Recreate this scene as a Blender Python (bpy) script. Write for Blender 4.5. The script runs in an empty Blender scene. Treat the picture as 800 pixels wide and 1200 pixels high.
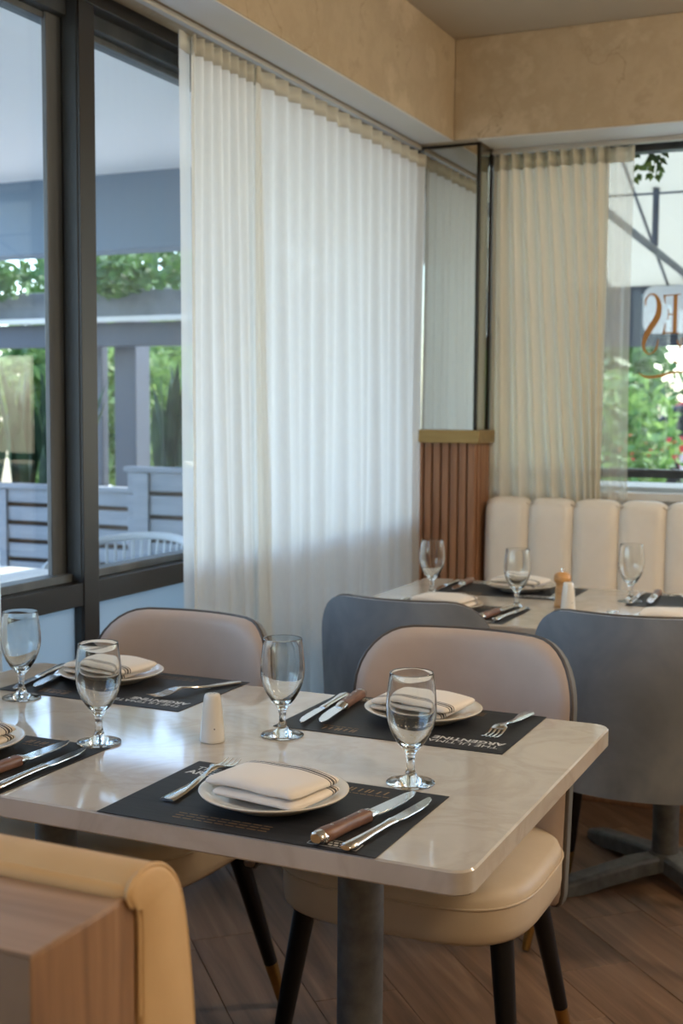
import bpy, bmesh, math, random
from mathutils import Vector, Matrix, noise
random.seed(7)
S = bpy.context.scene
COL = S.collection
R = math.radians
PI = math.pi

# ------------------------------------------------------------------ camera
CAM_H = 1.29
cam_d = bpy.data.cameras.new('camera')
cam = bpy.data.objects.new('camera', cam_d); COL.objects.link(cam)
cam_d.sensor_fit = 'VERTICAL'; cam_d.sensor_height = 36; cam_d.sensor_width = 24
cam_d.lens = 1460.3 / 1200 * 36
_p, _r, _y = R(4.726), R(-0.384), R(24.45)
fw = Vector((-math.sin(_y) * math.cos(_p), math.cos(_y) * math.cos(_p), -math.sin(_p)))
rt = Vector((math.cos(_y), math.sin(_y), 0)); dn = fw.cross(rt)
rt2 = math.cos(_r) * rt + math.sin(_r) * dn
dn2 = -math.sin(_r) * rt + math.cos(_r) * dn
cam.matrix_world = Matrix(((rt2.x, -dn2.x, -fw.x, 0), (rt2.y, -dn2.y, -fw.y, 0), (rt2.z, -dn2.z, -fw.z, CAM_H), (0, 0, 0, 1)))
cam_d.clip_start = .05; cam_d.clip_end = 200
cam_d.dof.use_dof = True; cam_d.dof.focus_distance = 1.85; cam_d.dof.aperture_fstop = 6.3
S.camera = cam

# ------------------------------------------------------------------ light
S.view_settings.view_transform = 'Standard'; S.view_settings.look = 'None'
S.view_settings.gamma = 1; S.view_settings.use_curve_mapping = False
S.view_settings.exposure = 0.33
W = bpy.data.worlds.new('sky'); S.world = W; W.use_nodes = True
wn = W.node_tree.nodes; wl = W.node_tree.links
sky = wn.new('ShaderNodeTexSky'); sky.sky_type = 'NISHITA'; sky.sun_disc = False
sky.sun_elevation = R(58); sky.sun_rotation = R(35); sky.air_density = 1.0; sky.dust_density = 1.5
wl.new(sky.outputs[0], wn['Background'].inputs[0]); wn['Background'].inputs[1].default_value = 0.95

def lamp(name, kind, loc, energy, color, aim=None, **kw):
    d = bpy.data.lights.new(name, kind); o = bpy.data.objects.new(name, d); COL.objects.link(o)
    o.location = loc; d.energy = energy; d.color = color
    for k, v in kw.items(): setattr(d, k, v)
    if aim is not None:
        o.rotation_euler = (Vector(aim) - Vector(loc)).to_track_quat('-Z', 'Y').to_euler()
    return o
lamp('sun', 'SUN', (10, 10, 20), 7.0, (1, .95, .86), aim=(10 - 5, 10 - 7.5, 20 - 14), angle=R(1.0))
WARM = (1, .80, .57)
for lx, ly, lz, e in ((.75, 3.05, 2.36, 36), (.9, .9, 2.36, 36), (2.6, 3.2, 2.36, 24), (2.4, -.6, 2.36, 14)):
    lamp('ceiling_lamp', 'POINT', (lx, ly, lz), e, WARM, shadow_soft_size=.13)

# ------------------------------------------------------------------ mesh helpers
class MB:
    def __init__(s): s.v = []; s.f = []; s.mi = []
    def add(s, vs, fs, m=0):
        o = len(s.v); s.v += [tuple(v) for v in vs]
        for f in fs: s.f.append([i + o for i in f]); s.mi.append(m)
        return s
    def box(s, x0, x1, y0, y1, z0, z1, m=0):
        return s.add([(x0, y0, z0), (x1, y0, z0), (x1, y1, z0), (x0, y1, z0), (x0, y0, z1), (x1, y0, z1), (x1, y1, z1), (x0, y1, z1)],
                     [(0, 3, 2, 1), (4, 5, 6, 7), (0, 1, 5, 4), (1, 2, 6, 5), (2, 3, 7, 6), (3, 0, 4, 7)], m)
    def rings(s, rings, cap=True, m=0, closed=True):
        n = len(rings[0]); vs = [p for r in rings for p in r]; fs = []
        for i in range(len(rings) - 1):
            for j in range(n if closed else n - 1):
                a = i * n + j; b = i * n + (j + 1) % n
                fs.append((a, b, b + n, a + n))
        if cap:
            fs.append(tuple(range(n - 1, -1, -1))); k = (len(rings) - 1) * n; fs.append(tuple(k + j for j in range(n)))
        return s.add(vs, fs, m)
    def lathe(s, prof, seg=32, c=(0, 0, 0), m=0, cap=True):
        return s.rings([[(c[0] + r * math.cos(2 * PI * j / seg), c[1] + r * math.sin(2 * PI * j / seg), c[2] + z) for j in range(seg)] for r, z in prof], cap, m)
    def tube(s, pts, rad, seg=10, m=0, cyc=False, flat=1.0):
        pts = [Vector(p) for p in pts]; n = len(pts); rs = []
        up = Vector((0, 0, 1)); prev = None
        for i, p in enumerate(pts):
            if cyc: t = pts[(i + 1) % n] - pts[i - 1]
            else: t = pts[min(i + 1, n - 1)] - pts[max(i - 1, 0)]
            t.normalize()
            if prev is None:
                a = t.cross(up)
                if a.length < .05: a = t.cross(Vector((1, 0, 0)))
            else: a = prev - t * prev.dot(t)
            a.normalize(); prev = a; b = t.cross(a)
            r = rad[i] if isinstance(rad, (list, tuple)) else rad
            rs.append([p + a * (r * math.cos(2 * PI * j / seg)) + b * (r * flat * math.sin(2 * PI * j / seg)) for j in range(seg)])
        if cyc: rs.append(rs[0])
        return s.rings(rs, not cyc, m)
    def grid(s, fn, nu, nv, m=0):
        vs = [fn(i / nu, j / nv) for j in range(nv + 1) for i in range(nu + 1)]
        fs = [(j * (nu + 1) + i, j * (nu + 1) + i + 1, (j + 1) * (nu + 1) + i + 1, (j + 1) * (nu + 1) + i) for j in range(nv) for i in range(nu)]
        return s.add(vs, fs, m)
    def slab(s, fa, fb, nu, nv, m=0):
        """two grids stitched round their border"""
        o = len(s.v); s.grid(fa, nu, nv, m); o2 = len(s.v); s.grid(fb, nu, nv, m)
        k = len(s.f) - nu * nv
        for i in range(k, len(s.f)): s.f[i] = s.f[i][::-1]
        def idx(b, i, j): return b + j * (nu + 1) + i
        bd = [(i, 0) for i in range(nu)] + [(nu, j) for j in range(nv)] + [(i, nv) for i in range(nu, 0, -1)] + [(0, j) for j in range(nv, 0, -1)]
        for q in range(len(bd)):
            a = bd[q]; b = bd[(q + 1) % len(bd)]
            s.f.append([idx(o, *b), idx(o, *a), idx(o2, *a), idx(o2, *b)]); s.mi.append(m)
        return s
    def prism(s, poly, z0, z1, m=0):
        n = len(poly)
        return s.rings([[(x, y, z0) for x, y in poly], [(x, y, z1) for x, y in poly]], True, m)
    def xf(s, M):
        s.v = [tuple(M @ Vector(v)) for v in s.v]; return s
    def build(s, name, mat, parent=None, smooth=True, ang=40, bev=0, bseg=2, sub=0, loc=None):
        me = bpy.data.meshes.new(name); me.from_pydata(s.v, [], s.f)
        bm = bmesh.new(); bm.from_mesh(me); bmesh.ops.recalc_face_normals(bm, faces=bm.faces); bm.to_mesh(me); bm.free()
        for m in (mat if isinstance(mat, list) else [mat]): me.materials.append(m)
        if any(s.mi): me.polygons.foreach_set('material_index', s.mi)
        if smooth:
            me.polygons.foreach_set('use_smooth', [True] * len(me.polygons))
            if not sub: me.set_sharp_from_angle(angle=R(ang))
        o = bpy.data.objects.new(name, me); COL.objects.link(o)
        if loc is not None: o.location = loc
        if parent is not None: o.parent = parent
        if bev:
            b = o.modifiers.new('bevel', 'BEVEL'); b.width = bev; b.segments = bseg; b.limit_method = 'ANGLE'; b.angle_limit = R(35)
        if sub:
            b = o.modifiers.new('sub', 'SUBSURF'); b.levels = sub; b.render_levels = sub
        return o

def tag(o, label, cat, group=None, kind=None):
    o['label'] = label; o['category'] = cat
    if group: o['group'] = group
    if kind: o['kind'] = kind
    return o
def thing(name, label, cat, loc=(0, 0, 0), rz=0, group=None, kind=None):
    o = bpy.data.objects.new(name, None); COL.objects.link(o); o.location = loc; o.rotation_euler = (0, 0, rz)
    o.empty_display_size = .05
    return tag(o, label, cat, group, kind)
def struct(o, label):
    o['kind'] = 'structure'; o['label'] = label; return o
def dup(root, loc, rz, label, group=None):
    r = root.copy(); COL.objects.link(r); r.location = loc; r.rotation_euler = (0, 0, rz); r['label'] = label
    if group: r['group'] = group
    for ch in list(root.children):
        c = ch.copy(); COL.objects.link(c); c.parent = r
        for g in list(ch.children):
            d = g.copy(); COL.objects.link(d); d.parent = c
    return r
def rrect(x0, x1, y0, y1, r, seg=6):
    out = []
    for cx, cy, a0 in ((x1 - r, y1 - r, 0), (x0 + r, y1 - r, 90), (x0 + r, y0 + r, 180), (x1 - r, y0 + r, 270)):
        for k in range(seg + 1):
            a = R(a0 + 90 * k / seg); out.append((cx + r * math.cos(a), cy + r * math.sin(a)))
    return out

# ------------------------------------------------------------------ materials
class NT:
    def __init__(s, name):
        s.m = bpy.data.materials.new(name); s.m.use_nodes = True; s.t = s.m.node_tree; s.n = s.t.nodes; s.l = s.t.links
        s.b = s.n['Principled BSDF']; s.out = s.n['Material Output']
    def new(s, t, **kw):
        x = s.n.new(t)
        for k, v in kw.items(): setattr(x, k, v)
        return x
    def link(s, a, b): s.l.new(a, b)
    def coord(s, scale=(1, 1, 1), out='Object', rot=(0, 0, 0)):
        c = s.new('ShaderNodeTexCoord'); mp = s.new('ShaderNodeMapping'); mp.inputs['Scale'].default_value = scale; mp.inputs['Rotation'].default_value = rot
        s.link(c.outputs[out], mp.inputs[0]); return mp.outputs[0]
    def noise(s, vec, scale, detail=4, rough=.55, dist=0):
        x = s.new('ShaderNodeTexNoise'); x.inputs['Scale'].default_value = scale; x.inputs['Detail'].default_value = detail
        x.inputs['Roughness'].default_value = rough; x.inputs['Distortion'].default_value = dist
        s.link(vec, x.inputs['Vector']); return x.outputs['Fac']
    def ramp(s, fac, stops):
        x = s.new('ShaderNodeValToRGB'); el = x.color_ramp.elements
        while len(el) < len(stops): el.new(.5)
        for e, (p, c) in zip(el, stops): e.position = p; e.color = (*c, 1)
        s.link(fac, x.inputs[0]); return x.outputs[0]
    def bump(s, h, strength, dist=.002):
        x = s.new('ShaderNodeBump'); x.inputs['Strength'].default_value = strength; x.inputs['Distance'].default_value = dist
        s.link(h, x.inputs['Height']); s.link(x.outputs[0], s.b.inputs['Normal'])
def hexc(r, g, b):
    f = lambda c: (c / 255 / 12.92) if c <= 10 else ((c / 255 + .055) / 1.055) ** 2.4
    return (f(r), f(g), f(b))
def plain(name, col, rough=.5, metal=0, spec=.5, sheen=0, coat=0):
    t = NT(name); b = t.b
    b.inputs['Base Color'].default_value = (*col, 1); b.inputs['Roughness'].default_value = rough; b.inputs['Metallic'].default_value = metal
    b.inputs['Specular IOR Level'].default_value = spec; b.inputs['Sheen Weight'].default_value = sheen; b.inputs['Coat Weight'].default_value = coat
    return t.m
def mottled(name, stops, scale, rough=.5, sheen=0, bump=0, bscale=None, detail=5, cs=(1, 1, 1), metal=0, spec=.5, out='Object', dist=0, coat=0, srough=.3):
    t = NT(name); v = t.coord(cs, out)
    n = t.noise(v, scale, detail, dist=dist); c = t.ramp(n, stops); t.link(c, t.b.inputs['Base Color'])
    t.b.inputs['Roughness'].default_value = rough; t.b.inputs['Metallic'].default_value = metal
    t.b.inputs['Sheen Weight'].default_value = sheen; t.b.inputs['Sheen Roughness'].default_value = srough; t.b.inputs['Specular IOR Level'].default_value = spec
    t.b.inputs['Coat Weight'].default_value = coat
    if bump: t.bump(t.noise(v, bscale or scale * 4, 6), bump)
    return t.m
M = {}
M['marble'] = mottled('polished_stone', [(.3, hexc(182, 174, 162)), (.46, hexc(195, 187, 175)), (.52, hexc(187, 178, 165)), (.58, hexc(196, 188, 176)), (.75, hexc(202, 194, 182))], 5.5, .07, detail=9, dist=.7, cs=(1, 1.3, 1))
M['metal_grey'] = mottled('painted_grey_metal', [(.3, hexc(84, 86, 86)), (.7, hexc(112, 114, 112))], 30, .5, metal=.1, bump=.05)
M['velvet'] = mottled('grey_velvet', [(.28, hexc(108, 112, 118)), (.5, hexc(130, 134, 139)), (.72, hexc(150, 153, 155))], 5, .8, sheen=.6, cs=(1, 1, .8), bump=.2, bscale=26, spec=.15, dist=.5, detail=9)
M['taupe'] = mottled('taupe_leather', [(.3, hexc(176, 156, 142)), (.7, hexc(194, 176, 163))], 4, .42, sheen=.25, bump=.06, bscale=220, spec=.3)
M['seat_leather'] = mottled('beige_leather', [(.3, hexc(194, 176, 150)), (.7, hexc(210, 193, 168))], 4, .42, bump=.06, bscale=260, spec=.35)
M['piping'] = plain('dark_piping', hexc(78, 70, 64), .5)
M['piping_light'] = plain('tan_piping', hexc(168, 140, 108), .5)
M['black'] = plain('black_lacquer', hexc(20, 19, 20), .35, spec=.3)
M['brass'] = mottled('brushed_brass', [(.3, hexc(160, 124, 70)), (.7, hexc(190, 152, 92))], 60, .34, metal=1, cs=(1, 1, .1))
M['bronze'] = mottled('bronze_cap', [(.3, hexc(150, 122, 76)), (.7, hexc(170, 140, 90))], 50, .42, metal=.75, cs=(.1, 1, 1))
M['camel'] = mottled('camel_leather', [(.3, hexc(190, 154, 108)), (.7, hexc(208, 173, 126))], 5, .48, bump=.08, bscale=200, spec=.3)
M['cream'] = mottled('cream_leather', [(.3, hexc(226, 219, 208)), (.7, hexc(238, 231, 221))], 5, .4, bump=.04, bscale=200, spec=.35)
M['ceramic'] = plain('cream_ceramic', hexc(222, 212, 196), .18, coat=.3)
M['white_ceramic'] = plain('white_ceramic', hexc(232, 226, 214), .22, coat=.3)
M['hole'] = plain('pour_hole', hexc(40, 36, 32), .8)
M['steel'] = plain('polished_steel', (.74, .73, .71), .16, metal=1)
M['wood_handle'] = mottled('rosewood_handle', [(.3, hexc(88, 58, 45)), (.7, hexc(142, 104, 84))], 40, .4, cs=(4, .5, 4))
M['mat'] = mottled('black_placemat', [(.35, hexc(36, 37, 40)), (.7, hexc(48, 48, 50))], 60, .5, cs=(.15, 2, 1), bump=.1, bscale=120, spec=.2)
M['ink'] = plain('white_print', hexc(214, 214, 210), .6)
M['ink_gold'] = plain('gold_print', hexc(150, 116, 72), .5)
M['gold_letter'] = plain('gilt_lettering', hexc(182, 130, 68), .45, metal=.3)
M['frame'] = mottled('dark_window_frame', [(.3, hexc(48, 54, 58)), (.7, hexc(66, 72, 76))], 20, .4, cs=(1, 1, .1), spec=.4)
M['frame_grey'] = mottled('grey_window_frame', [(.3, hexc(76, 82, 86)), (.7, hexc(98, 104, 108))], 20, .4, cs=(1, 1, .1))
M['frame_black'] = plain('black_window_frame', hexc(30, 28, 27), .4)
M['track'] = plain('white_track', hexc(190, 188, 180), .4)
M['white_paint'] = plain('white_paint', hexc(214, 214, 210), .5)
M['ceil'] = mottled('ceiling_paint', [(.3, hexc(176, 166, 148)), (.7, hexc(186, 176, 158))], 2, .8)
M['slat_wood'] = mottled('slat_wood', [(.3, hexc(128, 90, 64)), (.7, hexc(166, 122, 90))], 8, .5, cs=(6, 6, .35), detail=7)
M['slat_back'] = plain('dark_slat_backing', hexc(58, 38, 26), .7)
M['mirror'] = plain('smoked_mirror', (.52, .50, .44), .03, metal=1)
M['mirror_edge'] = plain('mirror_edge', hexc(40, 38, 34), .3, metal=.5)
M['mill'] = mottled('beech_wood', [(.3, hexc(196, 142, 84)), (.7, hexc(222, 170, 110))], 20, .35, cs=(2, 2, 10))
M['grass'] = mottled('lawn', [(.3, hexc(80, 130, 50)), (.7, hexc(150, 190, 90))], 30, .9)
M['pave'] = mottled('patio_paving', [(.3, hexc(150, 150, 148)), (.7, hexc(180, 180, 178))], 4, .8)
M['asphalt'] = mottled('asphalt', [(.3, hexc(112, 114, 116)), (.7, hexc(136, 138, 140))], 6, .9)
M['soffit'] = plain('white_soffit', hexc(242, 243, 240), .8)
M['fascia'] = plain('blue_grey_fascia', hexc(104, 124, 142), .6)
M['slate'] = mottled('grey_beam', [(.3, hexc(104, 108, 112)), (.7, hexc(128, 132, 136))], 6, .7)
M['post'] = plain('dark_grey_post', hexc(74, 80, 90), .6)
M['fence'] = mottled('grey_painted_wood', [(.3, hexc(112, 120, 130)), (.7, hexc(132, 140, 149))], 10, .6, cs=(.3, 3, 3))
M['soil'] = plain('dark_soil', hexc(50, 40, 32), .9)
M['red'] = plain('red_car_paint', hexc(190, 40, 36), .3, coat=.5)
M['white_car'] = plain('white_car_paint', hexc(220, 222, 224), .3, coat=.5)
M['car_glass'] = plain('car_glass', hexc(30, 36, 42), .1)
M['rubber'] = plain('tyre_rubber', hexc(24, 24, 24), .8)
M['weave'] = plain('pale_grey_weave', hexc(178, 184, 188), .6)

def leafmat(name, a, b, trans=.35):
    t = NT(name); oi = t.new('ShaderNodeObjectInfo'); g = t.new('ShaderNodeTexCoord')
    n = t.noise(g.outputs['Object'], 9, 2); c = t.ramp(n, [(.3, a), (.7, b)])
    t.link(c, t.b.inputs['Base Color']); t.b.inputs['Roughness'].default_value = .5
    tr = t.new('ShaderNodeBsdfTranslucent'); t.link(c, tr.inputs[0]); mx = t.new('ShaderNodeMixShader'); mx.inputs[0].default_value = trans
    t.link(t.b.outputs[0], mx.inputs[1]); t.link(tr.outputs[0], mx.inputs[2]); t.link(mx.outputs[0], t.out.inputs[0])
    return t.m
M['leaf'] = leafmat('bright_leaf', hexc(58, 100, 48), hexc(140, 168, 92))
M['leaf_mid'] = leafmat('mid_leaf', hexc(40, 76, 38), hexc(96, 132, 66))
M['leaf_dark'] = leafmat('dark_leaf', hexc(26, 58, 34), hexc(64, 104, 60), .2)
M['leaf_snake'] = leafmat('sword_leaf', hexc(24, 52, 40), hexc(66, 98, 66), .1)
M['blossom'] = leafmat('red_blossom', hexc(170, 60, 50), hexc(214, 120, 90))

def sheer(name, col, transp, transl):
    t = NT(name); d = t.new('ShaderNodeBsdfDiffuse'); tr = t.new('ShaderNodeBsdfTranslucent'); tp = t.new('ShaderNodeBsdfTransparent')
    v = t.coord((1, 1, 1)); n = t.noise(t.coord((60, 60, 6)), 6, 3)
    c = t.ramp(n, [(.3, tuple(x * .95 for x in col)), (.7, col)])
    t.link(c, d.inputs[0]); t.link(c, tr.inputs[0])
    m1 = t.new('ShaderNodeMixShader'); m1.inputs[0].default_value = transl; t.link(d.outputs[0], m1.inputs[1]); t.link(tr.outputs[0], m1.inputs[2])
    m2 = t.new('ShaderNodeMixShader'); m2.inputs[0].default_value = transp; t.link(m1.outputs[0], m2.inputs[1]); t.link(tp.outputs[0], m2.inputs[2])
    t.link(m2.outputs[0], t.out.inputs[0]); return t.m
M['sheer'] = sheer('white_sheer', hexc(242, 242, 236), .015, .64)
M['sheer_gather'] = sheer('white_sheer_gathered', hexc(242, 241, 234), .02, .62)
M['sheer_loose'] = sheer('loose_sheer_hem', hexc(242, 242, 236), .25, .62)
M['sheer_thin'] = sheer('thin_organza', hexc(232, 228, 216), .55, .5)
M['linen'] = sheer('cream_sheer', hexc(236, 228, 210), .02, .46)
M['tape'] = sheer('heading_tape', hexc(236, 233, 220), .08, .6)
M['canopy'] = sheer('white_canvas', hexc(206, 206, 196), .0, .55)

def pane(name, tint=(1, 1, 1), rough=0, ior=1.45):
    t = NT(name); tp = t.new('ShaderNodeBsdfTransparent'); tp.inputs[0].default_value = (*tint, 1)
    g = t.new('ShaderNodeBsdfGlossy'); g.inputs['Roughness'].default_value = rough
    lw = t.new('ShaderNodeLayerWeight'); lw.inputs[0].default_value = .5   # Schlick reflectance, the same from both sides
    pw = t.new('ShaderNodeMath'); pw.operation = 'POWER'; pw.inputs[1].default_value = 5; t.link(lw.outputs['Facing'], pw.inputs[0])
    fr = t.new('ShaderNodeMath'); fr.operation = 'MULTIPLY_ADD'; fr.inputs[1].default_value = .9; fr.inputs[2].default_value = .035; t.link(pw.outputs[0], fr.inputs[0])
    mx = t.new('ShaderNodeMixShader'); t.link(fr.outputs[0], mx.inputs[0]); t.link(tp.outputs[0], mx.inputs[1]); t.link(g.outputs[0], mx.inputs[2])
    t.link(mx.outputs[0], t.out.inputs[0]); return t.m
M['pane'] = pane('window_glass', (.93, .96, .97))
def frosted():
    t = NT('frosted_panel'); d = t.new('ShaderNodeBsdfDiffuse'); d.inputs[0].default_value = (*hexc(184, 196, 202), 1)
    tr = t.new('ShaderNodeBsdfTranslucent'); tr.inputs[0].default_value = (*hexc(184, 196, 202), 1)
    mx = t.new('ShaderNodeMixShader'); mx.inputs[0].default_value = .72; t.link(d.outputs[0], mx.inputs[1]); t.link(tr.outputs[0], mx.inputs[2])
    t.link(mx.outputs[0], t.out.inputs[0]); return t.m
M['frosted'] = frosted()
def glassm(name, ior, col=(1, 1, 1)):
    t = NT(name); g = t.new('ShaderNodeBsdfGlass'); g.inputs['IOR'].default_value = ior; g.inputs['Roughness'].default_value = 0
    g.inputs[0].default_value = (*col, 1); t.link(g.outputs[0], t.out.inputs[0]); return t.m
M['glass'] = glassm('goblet_glass', 1.45, (.98, .99, .99))
M['water'] = glassm('water', 1.33)
M['glint_droplet'] = plain('glinting_droplet', hexc(236, 214, 170), .15, spec=1)  # pale gold colour paints the sparkle of small drops

def plaster():
    t = NT('trowelled_plaster'); v = t.coord((1, 1, 1))
    n = t.noise(v, 3.2, 10, .68); c1 = t.ramp(n, [(.28, hexc(150, 134, 110)), (.42, hexc(180, 164, 138)), (.52, hexc(172, 156, 130)), (.62, hexc(190, 175, 150)), (.75, hexc(200, 187, 163))])
    vo = t.new('ShaderNodeTexVoronoi'); vo.feature = 'DISTANCE_TO_EDGE'; vo.inputs['Scale'].default_value = 3.2
    nz = t.new('ShaderNodeTexNoise'); nz.inputs['Scale'].default_value = 5; nz.inputs['Detail'].default_value = 6; t.link(v, nz.inputs['Vector'])
    mxv = t.new('ShaderNodeMix'); mxv.data_type = 'VECTOR'; mxv.inputs[0].default_value = .35
    t.link(v, mxv.inputs[4]); t.link(nz.outputs['Color'], mxv.inputs[5]); t.link(mxv.outputs[1], vo.inputs['Vector'])
    msk = t.ramp(vo.outputs['Distance'], [(0, (1, 1, 1)), (.012, (0, 0, 0))])
    gate = t.ramp(t.noise(v, 3.5, 2), [(.5, (0, 0, 0)), (.62, (.4, .4, .4))])
    mul = t.new('ShaderNodeMix'); mul.data_type = 'RGBA'; mul.blend_type = 'MULTIPLY'; mul.inputs[0].default_value = 1; t.link(msk, mul.inputs[6]); t.link(gate, mul.inputs[7])
    mix = t.new('ShaderNodeMix'); mix.data_type = 'RGBA'; t.link(mul.outputs[2], mix.inputs[0]); t.link(c1, mix.inputs[6]); mix.inputs[7].default_value = (*hexc(110, 88, 64), 1)
    t.link(mix.outputs[2], t.b.inputs['Base Color']); t.b.inputs['Roughness'].default_value = .75
    t.bump(n, .35, .01); return t.m
M['plaster'] = plaster()
def plankmat():
    t = NT('grey_brown_planks'); v = t.coord((14, .9, 1))
    oi = t.new('ShaderNodeObjectInfo')
    ad = t.new('ShaderNodeVectorMath'); ad.operation = 'ADD'; t.link(v, ad.inputs[0])
    mul = t.new('ShaderNodeMath'); mul.operation = 'MULTIPLY'; mul.inputs[1].default_value = 40; t.link(oi.outputs['Random'], mul.inputs[0]); t.link(mul.outputs[0], ad.inputs[1])
    n = t.noise(ad.outputs[0], 1.6, 7, .6, .8); c = t.ramp(n, [(.22, hexc(62, 44, 32)), (.42, hexc(112, 86, 66)), (.58, hexc(132, 104, 82)), (.8, hexc(164, 136, 112))])
    hs = t.new('ShaderNodeHueSaturation'); mr = t.new('ShaderNodeMapRange'); mr.inputs[3].default_value = .88; mr.inputs[4].default_value = 1.08
    t.link(oi.outputs['Random'], mr.inputs[0]); t.link(mr.outputs[0], hs.inputs['Value']); t.link(c, hs.inputs['Color'])
    t.link(hs.outputs[0], t.b.inputs['Base Color']); t.b.inputs['Roughness'].default_value = .42; t.bump(n, .12, .004); return t.m
M['plank'] = plankmat()
def walnut():
    t = NT('walnut_veneer'); v = t.coord((1, 9, .6)); n = t.noise(v, 5, 7, .6, .5)
    c = t.ramp(n, [(.3, hexc(112, 82, 56)), (.5, hexc(142, 106, 74)), (.7, hexc(164, 126, 92))]); t.link(c, t.b.inputs['Base Color']); t.b.inputs['Roughness'].default_value = .4; return t.m
M['walnut'] = walnut()
M['walnut_top'] = mottled('walnut_top', [(.3, hexc(136, 104, 78)), (.7, hexc(166, 132, 104))], 5, .38, cs=(.5, 10, 1), detail=7)
def napkinmat():
    t = NT('striped_napkin'); c = t.new('ShaderNodeTexCoord'); sp = t.new('ShaderNodeSeparateXYZ'); t.link(c.outputs['Object'], sp.inputs[0])
    # three printed stripes along x near the far edge
    acc = None
    for y0, w in ((.031, .0014), (.0375, .0026), (.044, .0014)):
        a = t.new('ShaderNodeMath'); a.operation = 'SUBTRACT'; t.link(sp.outputs['Y'], a.inputs[0]); a.inputs[1].default_value = y0
        b = t.new('ShaderNodeMath'); b.operation = 'ABSOLUTE'; t.link(a.outputs[0], b.inputs[0])
        l = t.new('ShaderNodeMath'); l.operation = 'LESS_THAN'; t.link(b.outputs[0], l.inputs[0]); l.inputs[1].default_value = w
        if acc is None: acc = l.outputs[0]
        else:
            s_ = t.new('ShaderNodeMath'); s_.operation = 'MAXIMUM'; t.link(acc, s_.inputs[0]); t.link(l.outputs[0], s_.inputs[1]); acc = s_.outputs[0]
    mx = t.new('ShaderNodeMix'); mx.data_type = 'RGBA'; t.link(acc, mx.inputs[0]); mx.inputs[6].default_value = (*hexc(232, 222, 208), 1); mx.inputs[7].default_value = (*hexc(70, 64, 60), 1)
    t.link(mx.outputs[2], t.b.inputs['Base Color']); t.b.inputs['Roughness'].default_value = .85; t.b.inputs['Sheen Weight'].default_value = .2
    t.bump(t.noise(t.coord((1, 1, 1)), 900, 2), .15, .0006); return t.m
M['napkin'] = napkinmat()

# ------------------------------------------------------------------ room shell
XL, XR, YF, YB, ZC, ZB = -1.80, 3.4, -2.4, 4.72, 2.63, 2.27
XB, YBM = -1.56, 4.40
fl = MB().box(XL - .05, XR, YF, YB + .05, -.1, -.009).build('floor', M['slat_back'], smooth=False); struct(fl, 'grey-brown wood plank floor laid diagonally')
def clip(poly, x0, x1, y0, y1):
    for ax, lim, sg in ((0, x0, 1), (0, x1, -1), (1, y0, 1), (1, y1, -1)):
        out = []
        for i in range(len(poly)):
            a, b = poly[i - 1], poly[i]; da, db = sg * (a[ax] - lim), sg * (b[ax] - lim)
            if (da >= 0) != (db >= 0):
                t = da / (da - db); out.append((a[0] + t * (b[0] - a[0]), a[1] + t * (b[1] - a[1])))
            if db >= 0: out.append(b)
        poly = out
        if not poly: break
    return poly
_n = Vector((.731, .682)); _t = Vector((.682, -.731)); PW, PL = .1915, 1.22
for k in range(-16, 34):
    n0 = .595 + PW * k
    ph = {-1: -2.84, 3: -2.25, 5: -2.72}.get(k, random.uniform(0, PL)) % PL
    for j in range(-6, 6):
        t0 = ph + PL * j
        q = [_n * a + _t * b for a, b in ((n0 + .0008, t0 + .0008), (n0 + PW - .0008, t0 + .0008), (n0 + PW - .0008, t0 + PL - .0008), (n0 + .0008, t0 + PL - .0008))]
        q = clip([(p.x, p.y) for p in q], XL, XR, YF, YB)
        if len(q) < 3: continue
        cx = sum(p[0] for p in q) / len(q); cy = sum(p[1] for p in q) / len(q)
        ar = abs(sum(q[i - 1][0] * q[i][1] - q[i][0] * q[i - 1][1] for i in range(len(q)))) / 2
        if ar < .004: continue
        # plank in its own frame: x across, y along
        ang = math.atan2(_t.y, _t.x) - PI / 2
        ca, sa = math.cos(-ang), math.sin(-ang)
        loc = [((x - cx) * ca - (y - cy) * sa, (x - cx) * sa + (y - cy) * ca) for x, y in q]
        def ins(d): return [(x - math.copysign(min(d, abs(x) * .5), x), y - math.copysign(min(d, abs(y) * .5), y)) for x, y in loc]
        mb = MB(); mb.rings([[(x, y, -.009) for x, y in loc], [(x, y, -.0007) for x, y in loc], [(x, y, 0) for x, y in ins(.0007)]])
        o = mb.build('plank', M['plank'], fl, smooth=False); o.location = (cx, cy, 0); o.rotation_euler = (0, 0, ang)
struct(MB().box(XL - .15, XR + .1, YF - .1, YB + .1, ZC, ZC + .1).build('ceiling', M['ceil'], smooth=False), 'plain taupe ceiling above the plaster beams')
struct(MB().box(XR, XR + .1, YF, YB, 0, ZC).build('wall_right', M['plaster'], smooth=False), 'plaster wall on the right, out of frame')
struct(MB().box(XL, XR, YF - .1, YF, 0, ZC).build('wall_front', M['plaster'], smooth=False), 'plaster wall behind the camera')
tr1 = struct(MB().box(XL - .14, XB, YF, YB + .08, ZB, ZC).build('trim_1', M['plaster'], bev=.004), 'plaster bulkhead over the left curtained window')
MB().box(-1.69, XB - .003, YF, YBM, ZB - .0025, ZB + .001).build('lightened_underside', M['white_paint'], tr1, smooth=False)  # white layer paints in the curtain light on the plaster underside
tr2 = struct(MB().box(XB, XR, YBM, YB + .08, ZB, ZC).build('trim_2', M['plaster'], bev=.004), 'plaster bulkhead over the rear curtained window')
MB().box(XB + .09, XR, YBM + .003, 4.6, ZB - .0025, ZB + .001).build('lightened_underside', M['white_paint'], tr2, smooth=False)  # same painted-in lightening on the rear underside
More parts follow.
